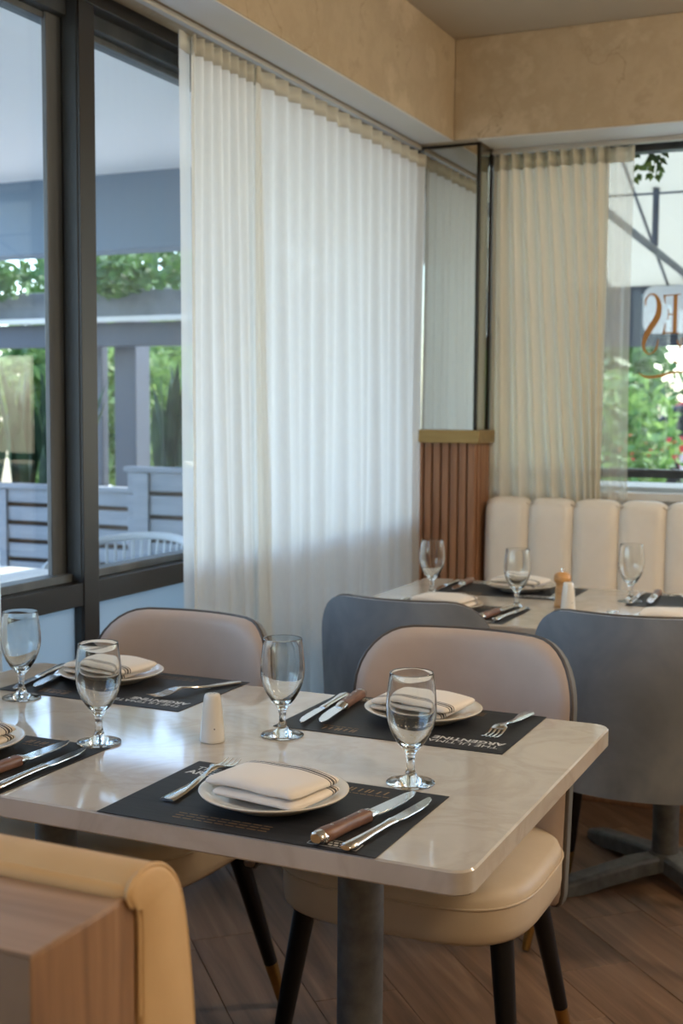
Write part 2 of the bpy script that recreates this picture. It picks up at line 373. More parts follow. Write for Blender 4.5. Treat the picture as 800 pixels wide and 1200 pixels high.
struct(MB().box(XL, XR, YB - .02, YB + .06, 0, .955).build('wall_back', M['white_paint'], smooth=False), 'low wall under the rear window')

# ---- left window wall (window_1)
w1 = struct(thing('window_1', '', 'window'), 'tall dark-framed glass wall along the left side'); del w1['category']
def wbox(name, m, x0, x1, y0, y1, z0, z1, p=w1, bev=.002): return MB().box(x0, x1, y0, y1, z0, z1).build(name, M[m], p, bev=bev)
mulls = [(2.335, 2.52)]
# sliding leaf stile, gap and thick inner mullion
wbox('stile', 'frame_grey', -1.866, -1.852, 2.407, 2.463, .87, ZB)
wbox('stile_bead', 'frame', -1.858, -1.848, 2.463, 2.474, .02, ZB)
wbox('mullion', 'frame', -1.845, -1.803, 2.455, 2.52, .02, ZB)  # side coloured lighter than the black front: reflected light painted in
wbox('mullion_face', 'frame_black', -1.803, -1.796, 2.457, 2.518, .02, ZB, bev=.001)  # black strip added for that contrast
wbox('mullion', 'frame_black', -1.845, -1.796, .55, .65, .02, ZB)
wbox('mullion', 'frame_black', -1.845, -1.796, -1.3, -1.2, .02, ZB)
wbox('transom', 'frame_black', -1.845, -1.799, YF, 4.42, .812, .868)
wbox('transom_bead', 'frame_grey', -1.875, -1.83, YF, 4.42, .868, .888)
wbox('header', 'frame_black', -1.84, -1.79, YF, 4.42, 2.235, ZB)
wbox('header_rail', 'frame', -1.87, -1.83, YF, 4.42, 2.20, ZB)
wbox('header_rail', 'frame_grey', -1.90, -1.86, YF, 4.42, 2.185, ZB)
wbox('bottom_rail', 'frame_black', -1.86, -1.78, YF, 4.42, 0, .06)
for a, b in ((2.52, 4.42), (.65, 2.455), (-1.2, .55)):
    MB().box(-1.872, -1.868, a, b, .88, 2.2).build('pane', M['pane'], w1, smooth=False)
    MB().box(-1.835, -1.825, a, b, .06, .815).build('lower_panel', M['frosted'], w1, smooth=False)
wbox('jamb', 'frame_black', -1.93, -1.785, 4.42, 4.78, 0, ZB)
struct(MB().box(-1.93, XL + .01, YF - .1, YF + .05, 0, ZB).build('wall_left', M['plaster'], smooth=False), 'left wall end behind the camera')

# ---- rear window (window_2)
w2 = struct(thing('window_2', '', 'window'), 'rear picture window with dark lower rail behind the banquette'); del w2['category']
wbox('bottom_rail', 'frame', -1.80, XR, 4.69, 4.73, 1.042, 1.066, w2)
wbox('rail_bead', 'frame_grey', -1.80, XR, 4.69, 4.73, 1.066, 1.074, w2)
wbox('outer_sill', 'white_paint', -1.80, XR, 4.80, 5.15, .93, 1.0, w2)
wbox('lower_rail', 'white_paint', -1.80, XR, 4.68, 4.74, .955, .985, w2)
wbox('head_rail', 'frame', -1.80, XR, 4.68, 4.74, 2.235, ZB, w2)
for _x in (.55, 2.1): wbox('mullion', 'frame', _x, _x + .06, 4.67, 4.74, .96, ZB, w2)
MB().box(-1.75, XR, 4.712, 4.716, .98, 2.24).build('pane', M['pane'], w2, smooth=False)
# gilt lettering seen from behind (reads ES from the street)
def stroke(pts, wid, y=4.709, th=.002):
    n = len(pts); mb = MB(); rs = []
    for i, (x, z) in enumerate(pts):
        a = Vector(pts[max(0, i - 1)]); b = Vector(pts[min(n - 1, i + 1)]); t = (b - a).normalized(); nn = Vector((-t.y, t.x)) * wid[i] / 2
        rs.append([(x + nn.x, y - th, z + nn.y), (x - nn.x, y - th, z - nn.y), (x - nn.x, y, z - nn.y), (x + nn.x, y, z + nn.y)])
    return mb.rings(rs)
def sm(pts, wid, k=5):
    P_, W_ = [], []
    n = len(pts)
    for i in range(n - 1):
        p0, p1, p2, p3 = (Vector(pts[max(0, min(n - 1, j))]) for j in (i - 1, i, i + 1, i + 2))
        for q in range(k):
            t = q / k
            P_.append(tuple(.5 * ((2 * p1) + (p2 - p0) * t + (2 * p0 - 5 * p1 + 4 * p2 - p3) * t * t + (3 * p1 - p0 - 3 * p2 + p3) * t ** 3)))
            W_.append(wid[i] * (1 - t) + wid[i + 1] * t)
    P_.append(tuple(pts[-1])); W_.append(wid[-1]); return P_, W_
def px(x, z): return (-.885 + (x - 765) * .00308, 1.61 - (z - 381) * .00313)
s_pts = [px(*p) for p in ((757, 359), (757, 352), (762, 346), (769, 348), (773, 359), (771, 373), (763, 386), (757, 398), (756, 408), (760, 415), (766, 415), (771, 409), (773, 399))]
a, b = sm(s_pts, [.004, .006, .004, .010, .018, .022, .022, .016, .010, .005, .004, .006, .003]); stroke(a, b).build('gilt_letter', M['gold_letter'], w2, smooth=False)['label'] = 'gold reversed S on the glass'
em = MB()
for pts, wd in (([px(792, 347), px(792, 392)], [.014, .014]), ([px(779, 348), px(798, 347)], [.004, .004]), ([px(779, 391), px(798, 392)], [.004, .004]), ([px(784, 370), px(792, 370)], [.004, .004]),
                ([px(779, 347), px(780, 357)], [.008, .002]), ([px(779, 393), px(781, 380)], [.009, .002]), ([px(784, 364), px(784, 376)], [.003, .003])):
    q = stroke(pts, wd); em.add(q.v, q.f)
em.build('gilt_letter', M['gold_letter'], w2, smooth=False)['label'] = 'gold reversed E on the glass'
a, b = sm([px(*p) for p in ((751, 438), (760, 443), (775, 442), (790, 438), (806, 437))], [.002, .009, .011, .009, .006]); stroke(a, b).build('gilt_swoosh', M['gold_letter'], w2, smooth=False)
nm = MB()
for pts, wd in (([px(795, 400), px(800, 412)], [.004, .008]), ([px(800, 398), px(800, 418)], [.003, .003]), ([px(789, 424), px(800, 428)], [.003, .007])):
    q = stroke(pts, wd); nm.add(q.v, q.f)
nm.build('gilt_letter', M['gold_letter'], w2, smooth=False)

# ---- curtain tracks
struct(MB().box(-1.72, -1.70, 2.3, 4.44, 2.255, ZB).build('trim_3', M['track'], bev=.002), 'white curtain track under the left bulkhead')
struct(MB().box(-1.50, -.45, 4.60, 4.625, 2.25, ZB).build('trim_4', M['track'], bev=.002), 'white curtain track under the rear bulkhead')
struct(MB().box(-1.83, -1.795, 2.3, 4.44, 2.262, ZB - .001).build('trim_5', M['track'], bev=.001), 'pale strip between window head and track')

# ---- curtains
def fold(s, ph, amp, f):
    return amp * (math.sin(f * s + ph + .7 * math.sin(1.7 * s * 3 + ph)) )
def curtain_left(name, label, y0, y1, mat, pitch, amp, ph, xoff=-1.70, bot=.03, lean=0.0, nz=26, nu=None, flare=1.6):
    root = thing(name, label, 'curtain', (xoff, (y0 + y1) / 2, 0), group=None)
    L = y1 - y0; nu = nu or int(L / pitch * 10); yc = (y0 + y1) / 2
    def f(u, w, top=2.235, low=bot, off=0):
        z = low + (top - low) * w; d = (2.235 - z) / 2.2
        s = u * L
        k = 2 * PI / pitch
        wob = .5 * noise.noise(Vector((s * 2.2, ph, z * .55))) + .35 * noise.noise(Vector((s * 6, ph + 3, z * .4)))
        irr = (.5 + 2.2 * d) * noise.noise(Vector((s * 3.6 + ph, 7, z * .3)))
        am = amp * (1 - .75 * min(1, d * 2.2) * (.5 + .5 * noise.noise(Vector((s * 7, ph + 11, .2 * z)))))
        x = am * math.sin(k * s + ph + irr * 2.2) + (.012 * math.sin(k * .37 * s + ph * 2 + irr) + .035 * wob) * min(1, d * 1.5)
        yy = s - L / 2 + lean * d * u + (.010 * d * math.cos(k * s + ph + irr) + .02 * d * wob) * (1 - u ** 6)
        return (x + off, yy, z)
    MB().grid(lambda u, w: f(u, w), nu, nz).build('drape', mat, root, ang=180)
    MB().slab(lambda u, w: f(u, w, 2.236, 2.19, .0015), lambda u, w: f(u, w, 2.236, 2.19, .003), nu, 1).build('heading_tape', M['tape'], root, ang=180)
    return root
curtain_left('curtain', 'gathered white sheer curtain panel beside the black mullion', 2.80, 3.17, M['sheer_gather'], .043, .012, .4, xoff=-1.705, lean=.10)
hem = curtain_left('curtain', 'loose single-layer sheer strip at the left edge of the gathered curtain', 2.752, 2.815, M['sheer_loose'], .09, .004, 0.3, xoff=-1.712, lean=.02)
curtain_left('curtain', 'wide white sheer curtain covering the left window up to the column', 3.12, 4.451, M['sheer'], .088, .011, 1.2, xoff=-1.695)
curtain_left('curtain', 'narrow sliver of white sheer curtain at the left edge above the goblet', 1.60, 2.062, M['sheer'], .07, .012, 2.0, xoff=-1.72, lean=.03)
def curtain_back(name, label, x0, x1, mat, pitch, amp, ph, y=4.60, lean=0., bot=.55):
    root = thing(name, label, 'curtain', ((x0 + x1) / 2, y, 0)); L = x1 - x0; nu = int(L / pitch * 12)
    def f(u, w, top=2.245, low=bot, off=0):
        z = low + (top - low) * w; d = (2.245 - z) / 1.7; s = u * L; k = 2 * PI / pitch
        wob = noise.noise(Vector((s * 3, ph, z * .7)))
        yy = amp * math.sin(k * s + ph + 1.2 * wob * d) * (1 + .3 * d) + .015 * d * wob
        xx = s - L / 2 + lean * d * math.sin(PI * u) + .02 * d * wob
        return (xx, yy + off, z)
    MB().grid(lambda u, w: f(u, w), nu, 26).build('drape', mat, root, ang=180)
    MB().slab(lambda u, w: f(u, w, 2.246, 2.19, -.0015), lambda u, w: f(u, w, 2.246, 2.19, -.003), nu, 1).build('heading_tape', M['tape'], root, ang=180)
    return root
cb = curtain_back('curtain', 'cream sheer curtain hanging on the rear window beside the mirrored column', -1.47, -1.03, M['linen'], .046, .019, .3, lean=.13)
rootc = cb
th = curtain_back('curtain', 'thin see-through organza edge hanging right of the cream curtain', -1.045, -.945, M['sheer_thin'], .06, .008, 1.0, y=4.625)

# ------------------------------------------------------------------ column
CX1, CY0 = -1.475, 4.45
col = thing('column', 'corner column with smoked mirror above brass ledge and wooden slats', 'column', (CX1, CY0, 0))
def cbx(name, m, x0, x1, y0, y1, z0, z1, bev=.0015, mb=None): return MB().box(x0, x1, y0, y1, z0, z1).build(name, M[m], col, bev=bev)
cbx('core', 'slat_back', -.30, -.018, .018, .24, 0, 2.268, 0)
cbx('mirror_panel', 'mirror', -.238, -.013, .006, .017, 1.215, 2.26, 0)
cbx('edge_strip', 'mirror_edge', -.30, -.238, .004, .017, 1.215, 2.26, 0)  # added dark strip, stops the mirror reflecting daylight past the curtain
cbx('mirror_panel', 'mirror', -.017, -.006, .018, .15, 1.215, 2.26, 0)
cbx('edge_strip', 'mirror_edge', -.012, 0, .0, .017, 1.215, 2.268, .001)
cbx('edge_strip', 'mirror_edge', -.017, 0, .15, .24, 1.215, 2.268, .001)
cbx('edge_strip', 'mirror_edge', -.30, -.012, .004, .017, 2.26, 2.268, 0)
cbx('brass_ledge', 'bronze', -.30, .02, -.022, .235, 1.165, 1.214, .002)
for i in range(9): cbx('slat', 'slat_wood', -.028 - .0345 * i, -.001 - .0345 * i, -.006, .019, 0, 1.165, .0015)
for i in range(6): cbx('slat', 'slat_wood', -.019, .004, .004 + .0345 * i + .018, .03 + .0345 * i + .018, 0, 1.165, .0015)

# ------------------------------------------------------------------ rear banquette
bq = thing('banquette', 'cream channel-tufted banquette along the rear window wall', 'banquette', (-1.45, 4.48, 0))
BQW = .168
def channel(x0, x1, zt, left_end=False):
    w = x1 - x0
    def f(u, v, front=True):
        # v up the front face then over the top and down the back
        prof = [(-.0, .40), (-.002, .60), (-.0, .80), (.006, .90), (.02, .945), (.045, .962), (.075, .965), (.10, .955), (.115, .92), (.118, .7), (.118, .40)]
        t = v * (len(prof) - 1); i = min(int(t), len(prof) - 2); q = t - i
        y = prof[i][0] * (1 - q) + prof[i + 1][0] * q; z = prof[i][1] * (1 - q) + prof[i + 1][1] * q
        e = 1 - abs(2 * u - 1) ** 5
        bul = .022 * (e - 1)
        ny = -1 if i < 4 else 0
        y2 = y - bul * (1 if y < .06 else -1) * (1 if z < .955 else .2); z2 = z + (bul * .8 if z > .93 else 0)
        return (x0 + u * w, y2, z2)
    mb = MB(); mb.grid(lambda u, v: f(u, v), 12, 30)
    n = 13; lo = [j * n for j in range(31)]; hi = [j * n + 12 for j in range(31)]
    mb.f.append(lo); mb.mi.append(0); mb.f.append(hi[::-1]); mb.mi.append(0)
    return mb
for i in range(16):
    o = channel(BQW * i, BQW * (i + 1) - .0012, .96).build('channel', M['cream'], bq, ang=60); o.location = (0, .0, 0)
MB().rings([[(0, y, z) for y, z in ((-.50, .36), (-.50, .44), (-.48, .465), (-.02, .47), (-.02, .36))], [(2.68, y, z) for y, z in ((-.50, .36), (-.50, .44), (-.48, .465), (-.02, .47), (-.02, .36))]]).build('seat', M['cream'], bq, bev=.01)
MB().box(.01, 2.67, -.46, .11, 0, .36).build('base', M['slat_wood'], bq, bev=.003)

# ------------------------------------------------------------------ foreground booth seat
bb = thing('booth_bench', 'camel leather bench with walnut back panel in near left foreground', 'bench', (-.545, .69, 0))
MB().box(-1.9, -.005, -.005, .125, 0, .9015).build('wooden_back', M['walnut'], bb, bev=.0015)
MB().box(-1.9, -.005, -.005, .125, .9016, .904).build('top_board', M['walnut_top'], bb, bev=.0008)
ctl = [(.127, .50), (.127, .80), (.126, .885), (.115, .896), (.110, .906), (.116, .914), (.132, .920), (.150, .919), (.168, .911), (.184, .894), (.195, .866), (.204, .815), (.212, .74), (.214, .60), (.214, .50)]
prof, _w = sm(ctl, [1] * len(ctl), 4)
def leather():
    mb = MB(); rs = []; cy, cz = .165, .72
    for x, ins_ in ((-1.9, 0), (-.2, 0), (-.014, 0), (-.008, .0006), (-.004, .0018), (-.001, .004), (0, .007)):
        rs.append([(x, cy + (y - cy) * (1 - ins_ / .05), cz + (z - cz) * (1 - ins_ / .21)) for y, z in prof])
    return mb.rings(rs)
leather().build('backrest', M['camel'], bb, ang=60)
pth = [(-.0035, .165 + (y - .165) * .985, .72 + (z - .72) * .995) for y, z in prof[4:-8]]
MB().tube(pth, .0022, 8).build('piping', M['camel'], bb)
MB().tube([(-1.9, .112, .9055), (-.5, .112, .9055), (-.012, .112, .9055), (-.004, .116, .905)], [.0075, .0075, .0072, .004], 10).build('back_welt', M['camel'], bb)
MB().rings([[(x, y, z) for y, z in ((.215, .36), (.64, .36), (.65, .40), (.64, .455), (.60, .47), (.215, .47))] for x in (-1.9, -.02)]).build('seat', M['camel'], bb, bev=.012, bseg=3)
MB().box(-1.9, -.03, .126, .58, 0, .36).build('base', M['walnut'], bb, bev=.002)

# ------------------------------------------------------------------ tables
def make_table(label, cx, cy, w, d, feet_y=0, posts=(-.3, .3)):
    t = thing('dining_table', label, 'table', (cx, cy, 0), group=None)
    mb = MB(); o = rrect(-w / 2, w / 2, -d / 2, d / 2, .028, 8)
    def ins(q): return rrect(-w / 2 + q, w / 2 - q, -d / 2 + q, d / 2 - q, .028, 8)
    mb.rings([[(x, y, .718) for x, y in ins(.003)], [(x, y, .721) for x, y in o], [(x, y, .7475) for x, y in o], [(x, y, .75) for x, y in ins(.0025)]])
    mb.build('tabletop', M['marble'], t, ang=30)
    MB().box(-w / 2 + .12, w / 2 - .12, -d / 2 + .12, d / 2 - .12, .705, .718).build('under_frame', M['metal_grey'], t)
    for px_ in posts:
        MB().lathe([(.036, .05), (.036, .705)], 28, (px_, feet_y, 0)).build('pedestal_post', M['metal_grey'], t)
        hub = MB().lathe([(.055, .035), (.055, .06), (.045, .075), (.037, .078)], 24, (px_, feet_y, 0)).build('base_hub', M['metal_grey'], t)
        for k in range(4):
            a = R(45 + 90 * k); L = .36; ca, sa = math.cos(a), math.sin(a); rs = []
            for s_, hw, z0, z1 in ((.03, .034, .03, .075), (.10, .034, .026, .072), (.20, .033, .012, .056), (.27, .034, .0, .045), (.32, .034, 0, .038), (L, .026, 0, .028)):
                c0 = (px_ + ca * s_, feet_y + sa * s_)
                rs.append([(c0[0] - sa * q, c0[1] + ca * q, z) for q, z in ((-hw, z0), (hw, z0), (hw * .96, z1 - .008), (hw * .7, z1), (-hw * .7, z1), (-hw * .96, z1 - .008))])
            MB().rings(rs).build('foot', M['metal_grey'], t, bev=.003)
    return t
T1 = (-1.058, 1.732); T2 = (-.79, 3.37)
make_table('polished beige stone table in front, laid for four', *T1, 1.222, .764, -.005, (-.27, .31))
make_table('polished beige stone table behind, below the cream banquette', *T2, 1.222, .764, .06, (-.36, .22))

# ------------------------------------------------------------------ chairs
def make_chair(label, zb=.35, zt=.855, group='upholstered dining chairs'):
    t = thing('dining_chair', label, 'chair', group=group)
    # seat: rounded trapezoid lofted with soft edges
    def outline(sc, n=48):
        out = []
        for j in range(n):
            a = 2 * PI * j / n; c, s_ = math.cos(a), math.sin(a)
            x = .238 * math.copysign(abs(c) ** .55, c); y = (.235 if s_ < 0 else .19) * math.copysign(abs(s_) ** .55, s_) - .02
            out.append((x * sc, (y + .02) * sc - .02))
        return out
    rs = [[(x, y, z) for x, y in outline(sc)] for sc, z in ((.90, .395), (.965, .397), (.99, .405), (1, .42), (1, .455), (.992, .470), (.972, .482), (.93, .489), (.8, .494), (.5, .497), (.15, .498))]
    st = MB().rings(rs).build('seat', M['seat_leather'], t, ang=60)
    MB().tube([(x, y, .463) for x, y in outline(1.004)], .0022, 6, cyc=True).build('seam', M['seat_leather'], st)
    # curved back
    RB, HW = .33, .262
    def wz(z):
        w = HW * (1 - .03 * (zt - z) / .5)
        r = .125
        if z > zt - r: w = w - r + math.sqrt(max(0, r * r - (z - zt + r) ** 2)) * 1.0
        rb = .03
        if z < zb + rb: w = w - rb + math.sqrt(max(0, rb * rb - (zb + rb - z) ** 2))
        return w
    nz_ = [zb + (zt - zb) * q for q in (0, .008, .025, .06, .15, .3, .45, .6, .7, .76, .81, .86, .90, .935, .962, .982, .994, 1)]
    def pt(u, z, off):
        s_ = u * wz(z); a = s_ / RB; rr = RB - off
        return (rr * math.sin(a), .235 - RB + rr * math.cos(a) + .09 * (z - .47), z)
    def shell(o0, o1, soft):
        def fo(u, w, off):
            z = nz_[round(w * (len(nz_) - 1))]; return pt(2 * u - 1, z, off)
        def fi(u, w):
            z = nz_[round(w * (len(nz_) - 1))]; uu = 2 * u - 1
            e = (1 - abs(uu) ** 8) * (1 - max(0, (w - .5) * 2) ** 8) if soft else 1
            return pt(uu, z, o0 + (o1 - o0) * (.25 + .75 * e))
        return MB().slab(lambda u, w: fo(u, w, o0), fi, 28, len(nz_) - 1)
    shell(0, .014, False).build('outer_back', M['velvet'], t, ang=60)
    shell(.0145, .045, True).build('inner_back', M['taupe'], t, ang=60)
    edge = [pt(-1, z, .012) for z in nz_] + [pt(u / 6, zt, .012) for u in range(-5, 6)] + [pt(1, z, .012) for z in nz_[::-1]]
    edge = [e for i, e in enumerate(edge) if i == 0 or (Vector(e) - Vector(edge[i - 1])).length > .002]
    MB().tube(edge, .0042, 8).build('piping', M['piping'], t)
    for sx in (-1, 1):
        for top, tip in (((.185 * sx, -.15), (.235 * sx, -.215)), ((.165 * sx, .12), (.215 * sx, .24))):
            A = Vector((*top, .398)); B = Vector((*tip, .004)); C_ = A.lerp(B, .74)
            lg = MB().tube([A, A.lerp(B, .4), C_], [.0215, .018, .0145], 16).build('leg', M['black'], t)
            MB().tube([C_, B.lerp(C_, .08), B], [.0148, .0108, .0095], 16).build('brass_tip', M['brass'], lg)
            MB().tube([A, A.lerp(B, .03)], [.024, .024], 16).build('collar', M['brass'], lg)
    return t
ch1 = make_chair('taupe and beige chair at the right of the front table', .34, .842)
ch1.location = (-.79, 2.155, 0)
dup(ch1, (-1.415, 2.095, 0), R(-3), 'taupe chair beside the window, at the left of the front table')
ch3 = make_chair('grey velvet chair at the right, its back to the camera', .395, .828)
ch3.location = (-.572, 3.05, 0); ch3.rotation_euler = (0, 0, PI)
dup(ch3, (-1.125, 3.03, 0), PI, 'grey velvet chair half hidden behind the front taupe chair')

# ------------------------------------------------------------------ tableware
ZT = .7504
def text_obj(body, size, loc, parent, mat, bold=0.0, rot=0, name='printed_text', ax='LEFT'):
    cu = bpy.data.curves.new(name, 'FONT'); cu.body = body; cu.size = size; cu.offset = bold; cu.align_x = ax; cu.resolution_u = 2
    o = bpy.data.objects.new('tmp', cu); COL.objects.link(o)
    dg = bpy.context.evaluated_depsgraph_get(); dg.update()
    me = bpy.data.meshes.new_from_object(o.evaluated_get(dg)); bpy.data.objects.remove(o)
    me.materials.clear(); me.materials.append(mat); me.name = name
    q = bpy.data.objects.new(name, me); COL.objects.link(q); q.parent = parent; q.location = loc; q.rotation_euler = (0, 0, rot); return q
def make_mat(label):
    t = thing('placemat', label, 'placemat', group='black placemats')
    MB().box(-.2025, .2025, -.1325, .1325, 0, .0008).build('sheet', M['mat'], t, smooth=False)
    z = .00095
    text_obj('THE ULTIMATE', .0215, (-.186, .092, z), t, M['ink'], 0)
    text_obj('ARGENTINE', .0225, (-.190, .071, z), t, M['ink'], .0006)
    # small boxed emblem: outline, dot and two unreadable lines of tiny print
    em = MB(); x0, x1, y0, y1, h = .105, .172, -.122, -.099, .0008
    for a in ((x0, x1, y0, y0 + h), (x0, x1, y1 - h, y1), (x0, x0 + h, y0, y1), (x1 - h, x1, y0, y1)): em.box(*a, z - .0001, z + .0001)
    em.lathe([(.006, 0), (.006, .0002)], 16, (x0 + .012, (y0 + y1) / 2, z - .0001))
    for k in range(5): em.box(x0 + .023 + k * .008, x0 + .0285 + k * .008, -.1085, -.105, z - .0001, z + .0001)
    for k in range(4): em.box(x0 + .026 + k * .008, x0 + .0315 + k * .008, -.1165, -.113, z - .0001, z + .0001)
    em.build('emblem', M['ink'], t, smooth=False)
    g = MB()
    for k, (dx, hh) in enumerate(((0, .016), (.006, .016), (.017, .014), (.027, .015), (.033, .015), (.045, .013), (.056, .015))):
        x = .060 + dx; g.add([(x, .098, z), (x + .003, .098, z), (x + .005, .098 + hh, z), (x + .002, .098 + hh, z)], [(0, 1, 2, 3)])
    for k in range(6): g.box(.062 + k * .0115, .071 + k * .0115, .0885, .0900, z - .0001, z + .0001)
    g.build('fine_print', M['ink_gold'], t, smooth=False)
    g = MB()
    for r_ in range(3):
        for k in range(9): g.box(-.10 + k * .016, -.0875 + k * .016, -.09 - r_ * .009, -.0885 - r_ * .009, z - .0001, z + .0001)
    g.build('fine_print', M['ink_gold'], t, smooth=False)
    return t
def make_plate(label):
    t = thing('side_plate', label, 'plate', group='cream side plates')
    MB().lathe([(.001, .002), (.055, .002), (.058, 0), (.063, 0), (.066, .003), (.090, .012), (.1025, .0175), (.1035, .0195), (.1015, .0205), (.088, .015), (.068, .0085), (.055, .007), (.001, .007)], 64).build('dish', M['ceramic'], t, ang=50)
    return t
def make_napkin(label):
    t = thing('napkin', label, 'napkin', group='folded cream napkins')
    def layer(x0, x1, y0, y1, z0, z1, seed, lift):
        n = 7; rs = []
        def f(u, w):
            # closed rounded section swept across x; w goes round the section
            pass
        mb = MB(); N = 20; K = 18; cz, hz = (z0 + z1) / 2, (z1 - z0) / 2
        for i in range(K + 1):
            u = i / K; x = x0 + (x1 - x0) * u
            e = 1.0 if 0 < i < K else .86
            row = []
            for j in range(N):
                a = 2 * PI * j / N; c, s_ = math.cos(a), math.sin(a)
                yy = (y0 + y1) / 2 + (y1 - y0) / 2 * math.copysign(abs(c) ** .35, c) * (1 - .012 * (1 - e))
                hz2 = hz * (1 - .45 * max(0, (u - .9) / .1) ** 2) * (1 - .3 * max(0, (.06 - u) / .06))
                zz = cz + hz2 * math.copysign(abs(s_) ** .85, s_) * e
                nn = noise.noise(Vector((x * 22, yy * 22, seed)))
                zz += .0024 * nn + lift * ((u - .5) ** 2) * (1 if s_ > -.2 else .4)
                xx = x + .004 * noise.noise(Vector((yy * 30, seed, zz * 60)))
                row.append((xx, yy + .003 * noise.noise(Vector((x * 25, seed + 5, 0))), zz))
            rs.append(row)
        return mb.rings(rs)
    layer(-.066, .076, -.060, .052, .0, .0135, 1.0, -.008).build('lower_fold', M['napkin'], t, ang=70, sub=1)
    layer(-.083, .071, -.055, .057, .0125, .0295, 4.0, -.020).build('upper_fold', M['napkin'], t, ang=70, sub=1)
    return t
def make_goblet(label):
    t = thing('water_goblet', label, 'glass', group='water goblets')
    out = [(.001, 0), (.034, 0), (.0355, .0010), (.0352, .0022), (.028, .0030), (.018, .0050), (.0105, .0100), (.0068, .0195), (.0056, .027), (.0056, .034), (.0066, .0385), (.0068, .0405), (.0062, .0425), (.0085, .047), (.0145, .0535), (.0215, .0625), (.0280, .0735), (.0330, .0860), (.0358, .0975), (.0368, .1080), (.0364, .1220), (.0350, .1380), (.0332, .1520), (.0320, .1620), (.0316, .1632)]
    inn = [(.0306, .1632), (.0306, .1620), (.0318, .1520), (.0336, .1380), (.0349, .1220), (.0351, .1080), (.0339, .0980), (.0309, .0870), (.0257, .0760), (.0189, .0662), (.0120, .0592), (.0060, .0556), (.001, .0545)]
    MB().lathe(out + inn, 48).build('bowl', M['glass'], t, ang=75)
    bu = MB(); rnd = random.Random(3)
    for k in range(60):
        z = .0556 + .040 * rnd.random() ** 1.3
        for (r0, z0), (r1, z1) in zip(inn, inn[1:]):
            if z1 <= z <= z0: rr = r1 + (r0 - r1) * (z - z1) / (z0 - z1) - .0003
        a = rnd.uniform(0, 6.28); r_ = rnd.uniform(.0004, .0008)
        bu.lathe([(.00001, -r_), (r_ * .8, -r_ * .6), (r_, 0), (r_ * .8, r_ * .6), (.00001, r_)], 6, (rr * math.cos(a), rr * math.sin(a), z))
    b_ = bu.build('glint_droplets', M['glint_droplet'], t); b_['kind'] = 'stuff'  # opaque beads on the inner wall, standing in for glints on drops
    return t
def make_fork(label):
    t = thing('fork', label, 'fork', group='steel forks')
    FS = 1.08
    prof = [(-.095, .0105, .0035), (-.088, .0125, .004), (-.06, .0105, .004), (-.03, .0065, .0045), (.0, .0042, .0075), (.02, .004, .0105), (.034, .0075, .0125), (.042, .0125, .012), (.050, .0135, .010), (.054, .0135, .009)]
    rs = []
    for y, w, z in prof:
        h = .0016; rs.append([(x * w, y * FS, z + q * h) for x, q in ((-1, -.3), (-.6, -1), (.6, -1), (1, -.3), (.7, 1), (-.7, 1))])
    MB().rings(rs).build('handle', M['steel'], t, ang=50)
    for k in range(4):
        x = (k - 1.5) * .0075
        MB().tube([(x, .050 * FS, .0095), (x, .066 * FS, .0055), (x, .082 * FS, .0045), (x * .97, .096 * FS, .0075)], [.0024, .0020, .0017, .0009], 6, flat=.6).build('tine', M['steel'], t)
    return t
def blade(pts, z0, z1):
    n = len(pts)
    return MB().rings([[(x, y, z0) for x, y in pts], [(x * .97, y, z1) for x, y in pts]])
def make_steak_knife(label):
    t = thing('steak_knife', label, 'knife', group='wooden handled steak knives')
    # lies on its side; handle toward -y
    rs = []
    for y, w, h in ((-.112, .0085, .007), (-.108, .0115, .0085), (-.095, .0115, .009), (-.06, .0095, .0085), (-.03, .0098, .0085), (-.008, .0108, .0085)):
        rs.append([(w * math.copysign(abs(math.cos(a)) ** .6, math.cos(a)), y, .0085 + h * .95 * math.copysign(abs(math.sin(a)) ** .7, math.sin(a))) for a in [2 * PI * j / 16 for j in range(16)]])
    hd = MB().rings(rs).build('wooden_handle', M['wood_handle'], t, ang=50)
    for y in (-.085, -.055, -.025): MB().lathe([(.0024, .0164), (.0024, .0174), (.001, .0178)], 10, (0, y, 0)).build('rivet', M['steel'], hd)
    MB().rings([[(w * math.cos(2 * PI * j / 14), y, .0085 + h * math.sin(2 * PI * j / 14)) for j in range(14)] for y, w, h in ((-.120, .008, .006), (-.117, .0115, .008), (-.110, .0122, .0088), (-.107, .0118, .0086))]).build('butt_cap', M['steel'], t)
    MB().rings([[(w * math.cos(2 * PI * j / 14), y, .0085 + h * math.sin(2 * PI * j / 14)) for j in range(14)] for y, w, h in ((-.009, .0112, .0086), (-.002, .0112, .008), (.006, .0095, .005), (.012, .009, .002))]).build('bolster', M['steel'], t)
    blade([(-.0105, .004), (.0115, .004), (.0125, .03), (.0115, .07), (.007, .098), (.0, .114), (-.006, .118), (-.010, .10)], .0072, .0095).build('blade', M['steel'], t, bev=.0004)
    return t
def make_table_knife(label):
    t = thing('table_knife', label, 'knife', group='steel table knives')
    rs = []
    for y, w, h in ((-.118, .007, .003), (-.114, .0098, .0045), (-.10, .0098, .005), (-.06, .0072, .0045), (-.02, .006, .004), (.0, .0078, .0042), (.006, .0068, .003)):
        rs.append([(w * math.cos(2 * PI * j / 14), y, .0055 + h * math.sin(2 * PI * j / 14)) for j in range(14)])
    MB().rings(rs).build('handle', M['steel'], t, ang=50)
    blade([(-.0065, .004), (.0065, .004), (.0095, .02), (.0102, .06), (.009, .085), (.004, .105), (-.003, .114), (-.0062, .11)], .0045, .0065).build('blade', M['steel'], t, bev=.0004)
    return t
